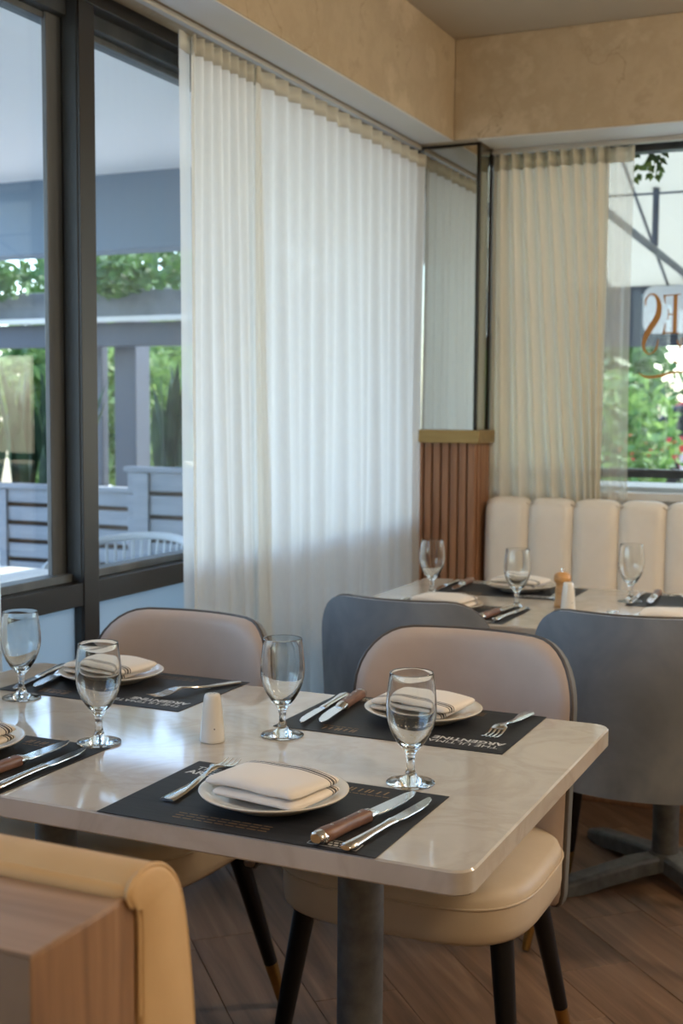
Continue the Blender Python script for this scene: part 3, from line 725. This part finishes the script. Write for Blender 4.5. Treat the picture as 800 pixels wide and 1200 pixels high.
def ends(o, butt, tip, L=.23):
    """place a piece of cutlery by the points its handle end and tip lie at"""
    b = Vector(butt); t_ = Vector(tip); d = t_ - b; return ((b.x + t_.x) / 2, (b.y + t_.y) / 2, ZT + .0009), math.atan2(d.y, d.x) - PI / 2
proto = {}
def place(kind, maker, label, loc, rz):
    if kind not in proto:
        o = maker(label); o.location = loc; o.rotation_euler = (0, 0, rz); proto[kind] = o; return o
    return dup(proto[kind], loc, rz, label)
ZM = ZT + .0009
# front table: seats  near-right, far-right, far-left, near-left
settings = [
 # desc, mat(x,y,rz), plate(x,y), napkin rz, fork(butt,tip), steak(butt,tip), table knife(butt,tip)
 ('front table near right seat', (-.768, 1.482, 0), (-.775, 1.487), R(-9), ((-.906, 1.416), (-.916, 1.632)), ((-.645, 1.375), (-.607, 1.572)), ((-.606, 1.350), (-.578, 1.585))),
 ('front table far right seat', (-.765, 1.985, PI), (-.758, 2.02), PI + R(-7), ((-.597, 2.125), (-.607, 1.92)), ((-.918, 2.125), (-.893, 1.866)), ((-.944, 2.095), (-.928, 1.879))),
 ('front table far left seat', (-1.368, 2.0, PI), (-1.425, 2.035), PI + R(-5), ((-1.185, 2.105), (-1.258, 1.935)), ((-1.545, 2.11), (-1.50, 1.885)), ((-1.578, 2.08), (-1.53, 1.865))),
 ('front table near left seat', (-1.339, 1.487, 0), (-1.345, 1.505), R(-4), ((-1.478, 1.42), (-1.49, 1.61)), ((-1.205, 1.372), (-1.197, 1.588)), ((-1.150, 1.352), (-1.157, 1.592))),
]
rear = [
 ('rear table near left seat', (-1.12, 3.135, 0), (-1.125, 3.155), R(-5), ((-1.26, 3.08), (-1.27, 3.27)), ((-.985, 3.05), (-.965, 3.255)), ((-.945, 3.04), (-.93, 3.25))),
 ('rear table near right seat', (-.53, 3.145, 0), (-.525, 3.175), R(4), ((-.69, 3.11), (-.70, 3.30)), ((-.40, 3.04), (-.385, 3.26)), ((-.36, 3.04), (-.345, 3.25))),
 ('rear table far left seat', (-1.07, 3.585, PI), (-1.045, 3.60), PI + R(-8), ((-.90, 3.63), (-.905, 3.45)), ((-1.235, 3.70), (-1.215, 3.47)), ((-1.275, 3.68), (-1.262, 3.46))),
 ('rear table far right seat', (-.50, 3.585, PI), (-.47, 3.60), PI + R(5), ((-.34, 3.63), (-.345, 3.45)), ((-.655, 3.70), (-.64, 3.47)), ((-.70, 3.68), (-.69, 3.46))),
]
for ds, mt, pl, nr, fk, sk, tk in settings + rear:
    place('mat', make_mat, 'black printed placemat at the ' + ds, (mt[0], mt[1], ZT), mt[2])
    place('plate', make_plate, 'round cream plate under a napkin, ' + ds, (pl[0], pl[1], ZM), 0)
    place('napkin', make_napkin, 'folded striped napkin on the plate, ' + ds, (pl[0] + .004 * math.cos(nr), pl[1] - .004, ZM + .0135), nr)
    l, a = ends(None, *fk); place('fork', make_fork, 'steel fork on the placemat, ' + ds, l, a)
    l, a = ends(None, *sk); place('steak', make_steak_knife, 'wood-handled steak knife at the ' + ds, l, a)
    l, a = ends(None, *tk); place('tknife', make_table_knife, 'all-steel table knife at the ' + ds, l, a)
for (x, y), lb in (((-.638, 1.651), 'water goblet at the right front of the near table, before the far plate'),
                   ((-.926, 1.806), 'water goblet in the middle of the front table, behind the white shaker'),
                   ((-1.170, 1.635), 'water goblet standing on the corner of the near left placemat'),
                   ((-1.484, 1.832), 'water goblet at the photo edge, below the black window rail'),
                   ((-1.248, 3.384), 'water goblet on the rear table in front of the wood slats'),
                   ((-.959, 3.269), 'water goblet on the rear table beside the pepper mill'),
                   ((-.704, 3.534), 'water goblet on the rear table, right of the white shaker')):
    place('goblet', make_goblet, lb, (x, y, ZM if y < 1.64 else ZT), random.uniform(0, 6))
def make_shaker(label):
    t = thing('salt_shaker', label, 'shaker', group='white ceramic shakers')
    MB().lathe([(.001, 0), (.0195, 0), (.0205, .0012), (.0203, .006), (.0172, .045), (.0142, .070), (.0132, .0755), (.0112, .0780), (.006, .0788), (.001, .0788)], 36).build('body', M['white_ceramic'], t, ang=60)
    h = MB()
    for k in range(3): h.lathe([(.0009, .0785), (.0009, .0792)], 8, (.004 * math.cos(k * 2.09), .004 * math.sin(k * 2.09), 0))
    h.build('pour_holes', M['hole'], t)
    MB().tube([(.0118, -.0140, .024), (.0124, -.0147, .024)], .0011, 10).build('side_dot', M['hole'], t)
    return t
place('shaker', make_shaker, 'white ceramic shaker in the centre of the front table', (-1.012, 1.725, ZT), R(0))
place('shaker', make_shaker, 'white ceramic shaker before the pepper mill on the rear table', (-.822, 3.29, ZT), R(10))
t = thing('pepper_mill', 'turned wooden pepper mill beside the shaker on the rear table', 'mill', (-.853, 3.345, ZT))
MB().lathe([(.001, 0), (.021, 0), (.022, .002), (.022, .012), (.0195, .016), (.0185, .030), (.0195, .045), (.0175, .056), (.017, .064), (.019, .067)], 32).build('body', M['mill'], t)
MB().lathe([(.019, .0675), (.0225, .072), (.0235, .080), (.022, .090), (.016, .096), (.006, .098), (.001, .098)], 32).build('cap', M['mill'], t)
MB().lathe([(.003, .098), (.0025, .101), (.0045, .104), (.004, .108), (.001, .109)], 16).build('knob', M['steel'], t)

# ------------------------------------------------------------------ outside, left: terrace
struct(MB().box(-14, XL - .13, -6, 30, -.12, -.02).build('patio_floor', M['pave'], smooth=False), 'pale paved terrace outside the left window')
struct(MB().box(-4.7, -2.15, -.6, 5.28, 2.45, 2.55).build('porch_soffit', M['soffit'], smooth=False), 'white soffit of the terrace roof')
struct(MB().box(-4.95, -2.15, 5.28, 5.45, 2.075, 2.6).build('porch_fascia', M['fascia'], bev=.005), 'blue-grey fascia beam at the edge of the terrace roof')
struct(MB().box(-10, -2.6, 6.3, 6.45, 1.83, 1.99).build('pergola_beam', M['slate'], bev=.005), 'grey beam of the pergola beyond the fascia')
struct(MB().box(-10, -2.6, 6.25, 6.30, 1.80, 1.83).build('pergola_ledge', M['white_paint'], bev=.003), 'pale ledge under the grey pergola beam')
struct(MB().box(-10, -2.6, 6.35, 6.45, 1.66, 1.80).build('pergola_board', M['post'], bev=.003), 'dark board below the pale pergola ledge')
def post(x, y, w, z, label, m='post'):
    t = thing('terrace_post', label, 'post', (x, y, -.02))
    MB().box(-w / 2, w / 2, -w / 2, w / 2, 0, z).build('shaft', M[m], t, bev=.006)
    MB().box(-w / 2 - .02, w / 2 + .02, -w / 2 - .02, w / 2 + .02, 0, .05).build('base_plate', M[m], t, bev=.004)
post(-4.46, 6.62, .16, 1.98, 'dark grey terrace post seen just right of the black mullion')
post(-4.70, 6.62, .07, 1.98, 'slim grey terrace post hard against the black mullion')
def fence(label, x0, x1, y, zt, n, h, gap):
    t = thing('slatted_planter', label, 'planter', (x0, y, -.02))
    L = x1 - x0
    for k in range(n):
        z1 = zt + .02 - k * (h + gap); 
        if z1 - h < 0: break
        MB().box(0, L, 0, .025, z1 - h, z1).build('slat', M['fence'], t, bev=.003)
    for q in (.04, L * .5, L - .12): MB().box(q, q + .085, -.014, .0, .0, zt + .015).build('upright', M['fence'], t, bev=.003)
    MB().box(-.01, L + .01, -.02, .06, zt + .02, zt + .045).build('cap_rail', M['fence'], t, bev=.003)
    MB().box(.02, L - .02, .05, .40, 0, zt - .06).build('trough', M['slat_back'], t)
    MB().box(.03, L - .03, .06, .39, zt - .06, zt - .02).build('soil', M['soil'], t)
fence('slatted grey planter with sword plants, left of the mullion', -5.35, -3.42, 5.22, .865, 9, .072, .024)
fence('taller pale slatted planter with sword plants, right of the dark post', -3.40, -2.15, 5.0, .985, 9, .09, .022)
def snake_plant(x, y, z, label, n, h):
    t = thing('sword_plant', label, 'plant', (x, y, z), group=None)
    rnd = random.Random(int(abs(x * 1000)))
    for k in range(n):
        a = rnd.uniform(0, 6.28); ln = h * rnd.uniform(.6, 1.05); sp = rnd.uniform(.05, .28); w = rnd.uniform(.020, .034); bx_, by_ = rnd.uniform(-.07, .07), rnd.uniform(-.05, .05)
        ca, sa = math.cos(a), math.sin(a); tw = rnd.uniform(0, PI); rs = []
        for q, ww in ((0, .6), (.25, 1), (.55, .95), (.8, .6), (1, .05)):
            r_ = sp * ln * q ** 1.5; c0 = Vector((bx_ + ca * r_, by_ + sa * r_, ln * q * (1 - .12 * q * sp)))
            dx = Vector((math.cos(tw), math.sin(tw), 0)) * w * ww; nn = Vector((-math.sin(tw), math.cos(tw), 0)) * .003
            rs.append([c0 - dx, c0 + nn, c0 + dx, c0 - nn])
        MB().rings(rs).build('leaf', M['leaf_snake'], t, ang=60)
for i, (x, y, n, h, lb) in enumerate(((-4.62, 5.44, 16, .72, 'sword plant farthest left in the left planter'), (-4.36, 5.40, 18, .68, 'second sword plant from the left in the left planter'), (-4.18, 5.46, 18, .64, 'third sword plant from the left in the left planter'), (-3.98, 5.40, 14, .58, 'sword plant nearest the mullion in the left planter'),
                     (-3.27, 5.2, 16, .52, 'sword plant nearest the dark post in the right planter'), (-3.08, 5.26, 16, .60, 'middle sword plant in the right planter'), (-2.86, 5.24, 14, .55, 'sword plant beside the curtain in the right planter'), (-2.58, 5.22, 8, .5, 'sword plant in the right planter, behind the curtain edge'))):
    snake_plant(x, y, .84 if i < 4 else .97, lb, n, h)
def foliage(x, y, z, rx, ry, rz_, n, size, mat, label, name='bush', cat='bush', trunk=True, seed=1, group=None):
    t = thing(name, label, cat, (x, y, 0), group=group)
    rnd = random.Random(seed); mb = MB()
    for k in range(n):
        while True:
            p = Vector((rnd.uniform(-1, 1), rnd.uniform(-1, 1), rnd.uniform(-1, 1)))
            if p.length < 1 and p.length > .35: break
        p = p * (1 + .25 * noise.noise(p * 2.5 + Vector((seed, 0, 0))))
        c0 = Vector((p.x * rx, p.y * ry, z + p.z * rz_)); 
        d = Vector((rnd.gauss(0, 1), rnd.gauss(0, 1), rnd.gauss(0, .7))).normalized(); e = d.cross(Vector((rnd.gauss(0, 1), rnd.gauss(0, 1), rnd.gauss(0, 1)))).normalized()
        s_ = size * rnd.uniform(.6, 1.3)
        mb.add([c0 - d * s_, c0 + e * s_ * .45, c0 + d * s_, c0 - e * s_ * .45], [(0, 1, 2, 3)])
    f = mb.build('foliage', mat, t, smooth=False); f['kind'] = 'stuff'
    if trunk: MB().tube([(0, 0, -.02), (.03, .02, z * .5), (0, 0, z)], [.06, .05, .03], 8).build('trunk', M['slat_back'], t)
    return t
for i, (x, y, z, rx, ry, rz_, n, mt, lb) in enumerate((
    (-8.3, 8.6, 1.35, .85, .7, .75, 2600, 'leaf', 'sunlit green bush beyond the terrace, farthest left'),
    (-6.3, 8.6, 1.35, .85, .7, .75, 2600, 'leaf', 'sunlit green bush seen just left of the window mullion'),
    (-4.3, 8.6, 1.35, .85, .7, .78, 2400, 'leaf', 'sunlit green bush between mullion and white curtain'),
    (-7.3, 10.6, 1.5, .9, .8, .95, 2400, 'leaf', 'second-row bush far behind the terrace, left one'),
    (-5.2, 10.6, 1.5, .9, .8, .95, 2400, 'leaf', 'second-row bush far behind the dark terrace post'),
    (-10.5, 15.5, 2.2, 2.0, 1.5, 2.0, 3600, 'leaf_mid', 'tall tree crown far behind the left bushes'),
    (-5.6, 15.5, 2.3, 2.0, 1.5, 2.2, 3600, 'leaf_mid', 'tall tree crown far behind the terrace posts'))):
    foliage(x, y, z, rx, ry, rz_, n, .085 if i < 5 else .16, M[mt], lb, seed=i + 2, name='bush' if i < 5 else 'tree', cat='bush' if i < 5 else 'tree')
for i, (x, lb) in enumerate(((-5.25, 'hanging vine under the fascia, left of the mullion'), (-4.35, 'hanging vine under the fascia, right of the mullion'), (-3.5, 'hanging vine under the fascia, beside the curtain'))):
    foliage(x, 6.15, 2.06, .42, .12, .13, 420, .045, M['leaf_mid'], lb, 'hanging_vine', 'vine', False, seed=20 + i)
# outdoor table and woven chair
t = thing('outdoor_table', 'white outdoor table outside, left of the black mullion', 'table', (-2.86, 3.02, -.02))
MB().prism(rrect(-.4, .34, -.4, .34, .04), .745, .77).build('tabletop', M['white_paint'], t, bev=.003)
MB().lathe([(.03, .03), (.03, .745)], 16).build('pedestal_post', M['white_paint'], t)
MB().lathe([(.22, 0), (.22, .015), (.05, .03)], 24).build('base', M['white_paint'], t)
t = thing('woven_chair', 'pale woven outdoor chair outside, its curved back above the rail', 'chair', (-2.72, 3.92, -.02))
def arc(a, r_=.29): return Vector((r_ * math.sin(a), r_ * math.cos(a), 0))
rim = [arc(R(q)) + Vector((0, 0, .80 - .13 * (abs(q) / 110) ** 2)) for q in range(-110, 111, 10)]
MB().tube(rim, .016, 8).build('back_rim', M['weave'], t)
for q in range(-105, 106, 7):
    a = arc(R(q)) + Vector((0, 0, .80 - .13 * (abs(q) / 110) ** 2)); b = arc(R(q), .25) + Vector((0, 0, .44))
    MB().tube([a, b], .006, 5, flat=.5).build('weave_strand', M['weave'], t)
MB().lathe([(.001, .42), (.25, .42), (.26, .435), (.25, .45), (.001, .455)], 28).build('seat', M['weave'], t)
for sx, sy in ((1, 1), (-1, 1), (1, -1), (-1, -1)): MB().tube([(.15 * sx, .15 * sy, .42), (.21 * sx, .21 * sy, 0)], .013, 8).build('leg', M['weave'], t)

# ------------------------------------------------------------------ outside, rear: awning, hedge, cars
struct(MB().box(-3.5, 14, YB + .2, 60, -.14, -.03).build('street_ground', M['asphalt'], smooth=False), 'pale ground outside the rear window')
tag(MB().box(-4.0, 10, 9.8, 11.6, -.03, .02).build('lawn', M['grass'], smooth=False), 'strip of lawn beyond the hedge outside the rear window', 'lawn')
aw = thing('awning', 'white canvas awning on dark frame outside the rear window', 'awning', (0, 4.9, 0))
def slope(y): return 3.05 - (y - 0) * .36
MB().slab(lambda u, v: (-2.6 + 5.6 * u, 2.8 * v, slope(2.8 * v) + .012), lambda u, v: (-2.6 + 5.6 * u, 2.8 * v, slope(2.8 * v)), 8, 6).build('canvas', M['canopy'], aw)
for x in (-2.4, -2.05, -1.7, -1.35, -1.0, -.65, -.3, .05, .4, .75, 1.1, 1.8, 2.5):
    MB().tube([(x, 0, slope(0) - .02), (x, 2.8, slope(2.8) - .02)], .009, 8).build('rafter', M['slate'], aw)
MB().tube([(-1.24, .05, 2.17), (-1.24, 2.75, 2.09)], .019, 8).build('tie_beam', M['slate'], aw)
MB().tube([(-1.24, 1.72, 2.14), (-1.24, 1.72, 2.46)], .017, 8).build('strut', M['post'], aw)
MB().tube([(-2.6, 1.55, 2.38), (3, 1.55, 2.38)], .006, 6).build('tie_rod', M['post'], aw)
MB().box(-2.6, 3, 2.80, 2.83, 1.68, 2.06).build('valance', M['post'], aw, bev=.003)
for x in (-2.55, 2.9): MB().tube([(x, 2.78, -.03), (x, 2.78, 2.06)], .03, 10).build('awning_post', M['post'], aw)
t = thing('sign_board', 'white rounded sign board hanging under the awning, behind gold letters', 'sign', (-1.05, 7.6, 0))
sg = MB().prism(rrect(-.43, .9, 1.75, 2.03, .06), -.012, .012); sg.v = [(x, z, y) for x, y, z in sg.v]
sg.build('board', M['white_paint'], t)
for i, (x, lb) in enumerate(((-2.5, 'low clipped hedge outside, leftmost stretch'), (-.9, 'low clipped hedge outside, middle stretch'), (.7, 'low clipped hedge outside, third stretch from the left'), (2.3, 'unseen rightmost hedge stretch, added to dull the left pane reflection'))):  # last hedge is out of view, added to dull a pane reflection
    t = foliage(x, 8.9, .55, .62, .3, .60, 2400, .05, M['leaf'], lb, 'hedge', 'hedge', False, seed=40 + i)
for i, (x, y, z, rx, rz_, n, mt, lb) in enumerate(((-2.75, 12.5, .95, .7, .75, 1500, 'leaf', 'bright yellow-green shrub outside the rear window, left of the cars'), (-6.0, 24, 2.0, 2.0, 1.6, 2600, 'leaf_mid', 'green tree far outside, behind the curtain edge'), (-1.6, 24, 2.1, 2.0, 1.5, 2600, 'leaf_mid', 'green tree far outside, behind the cars'), (2.8, 24, 2.0, 2.0, 1.5, 2600, 'leaf_mid', 'green tree far outside, right of the cars'), (2.2, 13.0, 1.4, 1.2, 1.3, 2400, 'leaf_mid', 'unseen green tree added beyond the right hedge to dull the left pane reflection'))):  # last tree is out of view, added for the same reflection
    foliage(x, y, z, rx, rx, rz_, n, .09 if i == 0 else .2, M[mt], lb, 'shrub' if i == 0 else 'tree', 'shrub' if i == 0 else 'tree', i > 0, seed=50 + i)
def car(x, y, rz, mat, label):
    t = thing('car', label, 'car', (x, y, -.03), rz, group=None)
    def sect(pts, hw): return MB().rings([[(px_, -hw, z) for px_, z in pts], [(px_, hw, z) for px_, z in pts]])
    sect([(-2.1, .3), (2.1, .3), (2.15, .6), (2.0, .78), (1.0, .92), (-1.9, .95), (-2.15, .7)], .85).build('body', mat, t, bev=.06, bseg=3)
    sect([(-1.7, .93), (.95, .90), (.35, 1.38), (-1.1, 1.42)], .74).build('windows', M['car_glass'], t, bev=.05)
    sect([(-1.15, 1.40), (.38, 1.37), (.25, 1.44), (-1.0, 1.47)], .70).build('roof', mat, t, bev=.02)
    for px_ in (-1.3, 1.3):
        for s_ in (-1, 1):
            w = MB().lathe([(.2, -.1), (.32, -.1), (.33, -.06), (.33, .06), (.32, .1), (.2, .1)], 20); w.v = [(px_ + a, s_ * .78 + c, .33 + b) for a, b, c in w.v]
            w.build('wheel', M['rubber'], t)
car(-2.2, 20.2, R(4), M['red'], 'red car parked far outside the rear window')
car(-.6, 17.6, R(20), M['white_car'], 'white car parked far outside at the photo edge')
# vine over the rear window
t = thing('leafy_vine', 'leafy green vine hanging outside at the top of the rear window', 'vine', (-.90, 4.86, 2.31))
MB().tube([(-.35, .02, .05), (-.1, .0, .03), (.15, .02, .03), (.5, 0, .05)], .004, 6).build('stem', M['slat_back'], t)
rnd = random.Random(9)
for k in range(62):
    if k < 40: c0 = Vector((rnd.uniform(-.10, .02), rnd.uniform(-.04, .06), rnd.uniform(-.15, .02) * (1 - .3 * rnd.random())))
    else: c0 = Vector((rnd.uniform(-.35, .5), rnd.uniform(-.04, .06), rnd.uniform(-.06, .03)))
    a = rnd.uniform(0, 6.28); d = Vector((math.cos(a) * .6, math.sin(a) * .3, -rnd.uniform(.3, 1))).normalized() * rnd.uniform(.025, .042); e = d.cross(Vector((rnd.gauss(0, .3), 1, rnd.gauss(0, .3)))).normalized() * .012; nn = d.cross(e).normalized() * .0008
    p = [c0, c0 + d * .35 + e, c0 + d, c0 + d * .35 - e]
    MB().rings([[v + nn for v in p], [v - nn for v in p]]).build('leaf', M['leaf_mid'] if k % 3 else M['leaf'], t, smooth=False)
